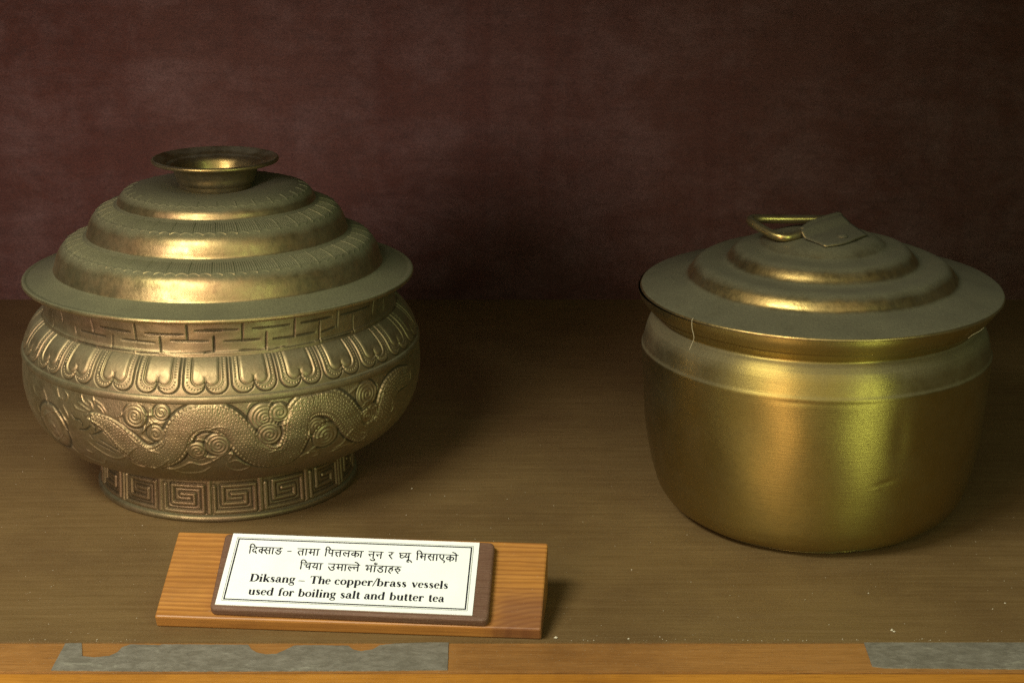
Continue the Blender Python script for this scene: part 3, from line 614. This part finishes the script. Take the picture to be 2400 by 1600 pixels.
# Devanagari lines: strokes of each letter
DEV1 = [(T1, [[(180, 183), (1080, 218)], [(207, 185), (175, 355)], [(205, 180), (212, 130), (245, 102), (290, 115), (318, 150), (327, 188)], [(372, 195), (362, 232), (300, 238), (263, 275), (285, 322), (330, 312), (350, 292)], [(328, 312), (362, 360)],
             [(535, 200), (510, 362)], [(532, 262), (485, 247), (440, 275), (450, 312), (490, 325), (530, 285), (590, 262)], [(650, 208), (640, 245), (592, 268), (600, 300), (655, 372)], [(600, 270), (735, 282)], [(745, 210), (715, 372)], [(830, 215), (800, 378)],
             [(1032, 215), (1020, 258), (950, 262), (925, 278), (965, 300), (1015, 312), (1020, 350), (975, 385), (925, 370), (890, 325)], [(1046, 300), (1052, 302)], [(1225, 307), (1325, 307)],
             [(1505, 235), (2120, 252)], [(1655, 245), (1628, 410)], [(1645, 303), (1570, 295), (1520, 322), (1525, 360), (1560, 408)], [(1750, 245), (1720, 410)], [(1870, 250), (1862, 320), (1858, 368)], [(1815, 325), (1858, 372)], [(1820, 328), (1950, 336)], [(1970, 255), (1942, 418)], [(2065, 255), (2035, 422)]]),
        (T2, [[(155, 200), (1200, 250)], [(180, 205), (145, 375)], [(170, 195), (180, 145), (220, 122), (265, 150), (290, 200)], [(260, 210), (250, 280), (280, 308), (340, 300)], [(355, 215), (330, 380)], [(570, 220), (545, 390)], [(415, 270), (560, 280)], [(470, 278), (440, 312), (446, 345), (480, 388)],
             [(805, 235), (775, 400)], [(692, 375), (650, 330), (660, 287), (700, 280), (722, 315), (750, 300), (792, 305)], [(985, 245), (965, 405)], [(978, 292), (920, 290), (875, 317), (885, 350), (930, 360), (975, 317), (1030, 300), (1066, 325), (1048, 368), (1020, 378)], [(1145, 250), (1115, 412)],
             [(1345, 255), (1745, 272)], [(1485, 260), (1460, 425)], [(1350, 328), (1380, 375)], [(1350, 332), (1475, 326)], [(1460, 425), (1468, 455), (1500, 465), (1496, 498), (1440, 502), (1385, 475)], [(1560, 337), (1590, 380)], [(1560, 342), (1685, 336)], [(1695, 270), (1668, 440)],
             [(1895, 275), (2035, 285)], [(1978, 285), (1985, 312), (1960, 343), (1905, 350), (1930, 388), (1980, 455)]]),
        (T3, [[(190, 178), (510, 188)], [(205, 183), (225, 235), (285, 236)], [(225, 238), (210, 275), (240, 315), (290, 300), (350, 262)], [(370, 192), (385, 225), (345, 262), (365, 295), (435, 275)], [(455, 190), (438, 350)], [(440, 350), (402, 385), (396, 418), (440, 425)], [(405, 384), (460, 380), (500, 400), (525, 435)],
             [(670, 190), (1810, 242)], [(690, 195), (675, 362)], [(680, 185), (690, 130), (735, 112), (785, 140), (808, 195)], [(815, 205), (803, 315)], [(765, 255), (800, 320)], [(768, 262), (895, 275)], [(905, 210), (885, 372)], [(1050, 210), (1045, 243), (988, 265), (1000, 310), (1055, 380)], [(990, 268), (1120, 285)], [(1140, 215), (1115, 380)], [(1225, 220), (1210, 382)],
             [(1410, 230), (1405, 300), (1385, 330)], [(1315, 225), (1305, 290), (1350, 345), (1430, 402), (1410, 440)], [(1595, 235), (1585, 405)], [(1592, 287), (1530, 285), (1490, 312), (1505, 350), (1550, 355), (1595, 312), (1645, 295), (1685, 320), (1667, 363), (1635, 375)], [(1755, 240), (1745, 405)], [(1660, 160), (1710, 175), (1750, 210), (1765, 240)]])]
DEV2 = [(T1, [[(1590, 618), (2200, 645)], [(1610, 620), (1580, 790)], [(1605, 615), (1612, 565), (1650, 540), (1700, 555), (1728, 590), (1735, 625)], [(1675, 675), (1800, 668)], [(1748, 678), (1735, 735), (1770, 750), (1832, 715)], [(1850, 630), (1818, 800)], [(1938, 635), (1975, 657), (1965, 690), (1920, 718), (1945, 755), (2030, 738)], [(2050, 640), (2025, 805)], [(2145, 645), (2115, 812)]]),
        (T2, [[(235, 590), (1100, 630)], [(385, 600), (395, 632), (365, 678), (312, 680), (370, 695), (387, 735), (340, 770), (280, 750), (235, 675)], [(510, 605), (500, 732)], [(470, 685), (505, 735)], [(470, 690), (605, 692)], [(620, 610), (595, 775)], [(710, 612), (685, 780)], [(830, 780), (785, 720), (795, 677), (835, 675), (852, 712), (885, 688), (1040, 690)], [(925, 690), (942, 735)], [(1055, 625), (1030, 795)], [(970, 548), (1020, 565), (1060, 605), (1065, 630)],
             [(1350, 640), (2235, 678)], [(1270, 658), (1272, 632), (1300, 632), (1322, 660), (1312, 720), (1292, 768)], [(1275, 730), (1300, 768)], [(1280, 735), (1400, 726)], [(1420, 645), (1395, 812)], [(1520, 650), (1490, 815)], [(1500, 580), (1512, 605), (1540, 614), (1575, 590)], [(1532, 570), (1538, 572)], [(1725, 655), (1718, 690), (1640, 700), (1622, 720), (1695, 735), (1725, 770), (1700, 815), (1640, 820), (1580, 755)], [(1830, 660), (1800, 830)],
             [(2005, 665), (1995, 700), (1920, 715), (1930, 737), (1985, 727), (2000, 757), (1970, 790)], [(1930, 740), (1890, 782), (1905, 815), (1940, 850)], [(2145, 675), (2150, 702), (2120, 730), (2070, 735), (2100, 790), (2150, 855)], [(2120, 737), (2190, 740), (2200, 775), (2165, 795)]])]
for D_ in (DEV1, DEV2):
    ink = Ink()
    for fn, L in D_:
        for pl_ in L:
            q = on_plane(fn(pl_), ZC); d = q[-1] - q[0]; horiz = len(pl_) == 2 and abs(d[0]) > 3 * abs(d[1])
            ink.stroke(spline(q, .00025) if len(q) > 2 else q, .00046 if horiz else .00056)
    ink.build('lettering', M_ink, card)
# bold serif letters, in ems
def glyph(ch):
    S = []; B = []
    st_ = lambda x, y0, y1, w_=.135: S.append(([(x, y0), (x, y1)], w_))
    sf = lambda x0, x1, y: S.append(([(x0, y), (x1, y)], .040))
    def arc(cx, cy, rx, ry, a0, a1, wm=.125, wn=.035):
        a = np.radians(np.linspace(a0, a1, 18)); S.append(([(cx + rx * math.cos(t), cy + ry * math.sin(t)) for t in a], [wn + (wm - wn) * abs(math.cos(t)) ** 1.4 for t in a]))
    vw = lambda pts, ws: S.append((pts, ws))
    adv = .56
    if ch in 'nh':
        st_(.13, .01, .67 if ch == 'h' else .44); sf(.03, .23, .02); sf(.03, .14, .65 if ch == 'h' else .42); arc(.29, .31, .135, .125, 175, 0, .13); st_(.425, .01, .32); sf(.33, .53, .02)
    elif ch == 'u': st_(.13, .14, .44); arc(.27, .15, .14, .13, 180, 335, .13); st_(.42, .01, .44); sf(.03, .14, .42); sf(.32, .43, .42); sf(.42, .53, .02)
    elif ch in 'il':
        st_(.14, .01, .67 if ch == 'l' else .44); sf(.03, .26, .02); sf(.03, .14, .65 if ch == 'l' else .42); adv = .29
        if ch == 'i': B.append((.14, .60, .078))
    elif ch == 'k': st_(.13, .01, .67); sf(.03, .24, .02); sf(.03, .14, .65); vw([(.18, .20), (.43, .42)], .045); vw([(.24, .28), (.46, .02)], .13); sf(.34, .52, .42); sf(.37, .56, .02)
    elif ch == 's': vw([(.32, .33), (.29, .42), (.20, .445), (.11, .41), (.095, .33), (.16, .265), (.25, .21), (.325, .14), (.30, .05), (.20, .012), (.11, .04), (.06, .14)], [.03, .04, .05, .09, .12, .14, .15, .12, .09, .05, .04, .03]); adv = .41
    elif ch == 'a': st_(.345, .06, .34); arc(.235, .33, .112, .11, 0, 140, .12); B.append((.125, .345, .065)); arc(.215, .125, .125, .11, 75, 300, .13); vw([(.34, .26), (.22, .235)], .035); vw([(.35, .07), (.41, .02), (.48, .07)], [.10, .06, .03]); adv = .5
    elif ch == 'g': arc(.23, .305, .135, .135, 0, 360, .12); arc(.24, -.10, .185, .095, 0, 360, .07, .045); vw([(.15, .185), (.10, .11), (.17, .055), (.33, .04), (.42, -.05)], [.04, .07, .10, .12, .08]); vw([(.33, .41), (.47, .42)], .055); adv = .51
    elif ch == 'e': arc(.235, .225, .155, .205, 15, 318, .125); vw([(.10, .255), (.39, .255)], .035); vw([(.385, .29), (.39, .255)], .09); adv = .45
    elif ch == 'c': arc(.235, .225, .155, .205, 55, 318, .125); B.append((.325, .355, .062)); adv = .44
    elif ch == 'o': arc(.25, .225, .175, .205, 0, 360, .125); adv = .51
    elif ch in 'pb': st_(.13, -.2 if ch == 'p' else .01, .44 if ch == 'p' else .67); arc(.275, .225, .175, .205, -145, 145, .125); sf(.03, .14, .42 if ch == 'p' else .65); (sf(.03, .25, -.19) if ch == 'p' else None)
    elif ch == 'd': st_(.42, .01, .67); arc(.265, .225, .175, .205, 35, 325, .125); sf(.32, .43, .65); sf(.42, .53, .02)
    elif ch == 'r': st_(.13, .01, .44); sf(.03, .25, .02); sf(.03, .14, .42); vw([(.17, .30), (.24, .40), (.34, .42)], [.05, .06, .09]); B.append((.36, .375, .066)); adv = .44
    elif ch == 'v': vw([(.08, .43), (.27, .02)], .13); vw([(.27, .02), (.43, .43)], .04); sf(-.01, .20, .42); sf(.34, .51, .42); adv = .5
    elif ch == 'f': st_(.14, .01, .52); vw([(.14, .50), (.16, .60), (.22, .66), (.30, .66)], [.13, .10, .06, .05]); B.append((.315, .61, .058)); sf(.02, .30, .42); sf(.03, .27, .02); adv = .35
    elif ch == 't': st_(.145, .10, .56); vw([(.145, .10), (.18, .03), (.25, .02), (.31, .09)], [.135, .10, .06, .03]); sf(.02, .30, .42); adv = .34
    elif ch == 'T': st_(.34, .01, .65, .145); sf(.04, .64, .64); sf(.22, .46, .02); vw([(.045, .64), (.05, .48)], [.06, .03]); vw([(.635, .64), (.63, .48)], [.06, .03]); adv = .68
    elif ch == 'D': st_(.16, .01, .65, .145); sf(.02, .30, .64); sf(.02, .30, .02); arc(.30, .33, .33, .305, -90, 90, .15, .045); adv = .73
    elif ch == '/': vw([(.0, -.02), (.27, .68)], .055); adv = .28
    elif ch == '-': vw([(.0, .20), (.5, .20)], .05); adv = .5
    return S, B, adv
EN = [([('Diksang', 100, 545), ('-', 580, 642), ('The', 690, 892), ('copper/brass', 935, 1642), ('vessels', 1695, 2052)], (100, 425), (2050, 500)),
      ([('used', 85, 328), ('for', 380, 532), ('boiling', 575, 947), ('salt', 990, 1183), ('and', 1225, 1425), ('butter', 1475, 1812), ('tea', 1860, 2012)], (85, 556), (2010, 631))]
capD = on_plane(T8([(100, 425), (118, 350)]), ZC); EMV = float(np.linalg.norm(capD[1] - capD[0])) / .66
for words, p0, p1 in EN:
    ink = Ink()
    for wd, xa, xb in words:
        ya = p0[1] + (p1[1] - p0[1]) * (xa - p0[0]) / (p1[0] - p0[0]); yb = p0[1] + (p1[1] - p0[1]) * (xb - p0[0]) / (p1[0] - p0[0])
        qa, qb = on_plane(T8([(xa, ya), (xb, yb)]), ZC); ax = qb - qa; ln_ = np.linalg.norm(ax); ax /= ln_; ay = np.array([-ax[1], ax[0]])
        tot = sum(glyph(c)[2] for c in wd) - (.05 if wd != '-' else 0); kx = ln_ / tot; cur = 0
        for c in wd:
            S, B, adv = glyph(c)
            for P, ws in S:
                P = np.array([(cur + x, y) for x, y in P]); Wd = np.broadcast_to(np.asarray(ws, float), (len(P),))
                if len(P) > 2 and len(P) < 15:
                    tt = np.linspace(0, 1, len(P)); t2 = np.linspace(0, 1, 24); P = np.stack([np.interp(t2, tt, P[:, 0]), np.interp(t2, tt, P[:, 1])], 1); Wd = np.interp(t2, tt, Wd)
                    for _ in range(2): P[1:-1] = (P[:-2] + 2 * P[1:-1] + P[2:]) / 4
                Q = qa[None] + ax[None] * P[:, :1] * kx + ay[None] * P[:, 1:] * EMV; ink.stroke(Q, Wd * kx * 1.12 + .00008, False)
            for x, y, r_ in B: ink.disc(qa + ax * (cur + x) * kx + ay * y * EMV, r_ * kx * 1.05, 12)
            cur += adv
    ink.build('lettering', M_ink, card)

# ------------------------------------------------------------------ remains of tape on the edging
def tape(name, outline, label):
    pts = [ground(x, y, -.0004) for x, y in outline]; c = sum(pts, Vector()) / len(pts)
    q = [Vector((p.x - c.x, p.y - c.y)) for p in pts]
    o = slab(name, q, 0, .00050, M_tape, None); o.location = (c.x, c.y, -.00072)
    return tag(o, label, 'tape', 'strips of old tape on the shelf edge')
C6 = crop(0, 1440, .5102); C7 = crop(1200, 1300, .5102)
def jag(P, amp=1.0, step=7):
    out = []
    for (a, b) in zip(P, P[1:] + P[:1]):
        n = max(1, int(math.hypot(b[0] - a[0], b[1] - a[1]) / step))
        for k in range(n): t = k / n; out.append((a[0] + (b[0] - a[0]) * t + random.uniform(-amp, amp) * (k > 0), a[1] + (b[1] - a[1]) * t + random.uniform(-amp, amp) * (k > 0)))
    return out
tape('tape_strip', jag(C6([(235, 254), (300, 132), (375, 130), (378, 190), (430, 196), (500, 190), (540, 172), (560, 150), (600, 136), (735, 140), (745, 136), (1140, 138), (1155, 160), (1180, 174), (1220, 182), (1270, 180), (1310, 162), (1350, 142), (1395, 140), (1600, 142), (1622, 160), (1660, 168), (1710, 160), (1745, 140), (1800, 134), (1960, 128), (1980, 116), (2062, 114), (2056, 252), (1700, 256), (1100, 258), (600, 258)]), .4), 'long torn strip of grey tape with orange wood showing through its gaps')
tape('tape_strip', jag(C7([(1615, 395), (1660, 388), (2420, 388), (2420, 524), (2100, 521), (1720, 518), (1655, 510)]), .5), 'unbroken grey tape strip with slanted end on the shelf edge')

# ------------------------------------------------------------------ crumbs, fibres
V = []; F = []
def crumb(c, r):
    k = len(V); pts = [(0, 0, 1), (1, 0, .2), (-.3, .9, .1), (-.8, -.6, .2), (.2, -.9, 0), (0, 0, -.4)]
    for p in pts: V.append((c[0] + p[0] * r * random.uniform(.6, 1.3), c[1] + p[1] * r * random.uniform(.6, 1.3), c[2] + (p[2] + .4) * r * .7))
    for f in [(0, 1, 2), (0, 2, 3), (0, 3, 4), (0, 4, 1), (5, 2, 1), (5, 3, 2), (5, 4, 3), (5, 1, 4)]: F.append(tuple(k + i for i in f))
for i in range(420):
    x = random.uniform(-.36, .36); y = EDGE_Y + .0015 + abs(random.gauss(0, .10)); 
    if y > 1.18 or math.hypot(x - PX, y - PY) < .066 or math.hypot(x - QX, y - QY) < .07 or (-.15 < x < .02 and y < .785): continue
    crumb((x, y, 0), random.choice((.00012, .00016, .0002, .00026)))
for i in range(150):
    x = random.uniform(-.36, .36)
    if -.15 < x < .015: continue
    crumb((x, EDGE_Y + .0006 + abs(random.gauss(0, .0014)), 0), random.choice((.00012, .00016, .00022, .0003)))
for x, y, r in [(1303, 1495, .0010), (1473, 1497, .0006), (2090, 1477, .0010), (2095, 1480, .0007), (965, 1145, .0007), (2035, 1390, .0005), (1480, 1335, .0004), (2355, 1413, .0005), (2326, 1427, .0004)]:
    p = ground(x, y); crumb((p.x, p.y, 0), r)
tag(link('crumbs', mesh_py('crumbs', V, F), M_crumb), 'pale dust crumbs scattered over the brown shelf', 'crumbs', kind='stuff')
def fibre(name, pts, label, rad=.00014):
    P = spline(pts, .0006); c = P[0].copy(); o = link(name, tube(name, P - c, rad, 5), M_fibre); o.location = c
    return tag(o, label, 'thread')
def rim_pt(ang, dr, dz):                               # around the plain pot's lid rim
    a = R(ang); p = pot2.matrix_world if False else None
    q = lidM @ Vector(((.0824 + dr) * math.sin(a), -(.0824 + dr) * math.cos(a), dz)); return (q.x + QX, q.y + QY, q.z)
fibre('thread', [rim_pt(-50.5, -.0012, .0012), rim_pt(-50.2, .0004, .0006), rim_pt(-49.8, .0008, -.003), rim_pt(-49.2, .0004, -.007), rim_pt(-50.2, .0006, -.011), rim_pt(-50.6, .0010, -.0130)], 'thin pale thread dangling from the rim of the dusty lid')
fibre('thread', [rim_pt(50, -.0004, -.0030), rim_pt(48, -.0010, -.0042), rim_pt(46, -.0022, -.0052), rim_pt(44.5, -.0034, -.0068)], 'wispy pale thread caught under the rim of the dusty lid beside the back panel')
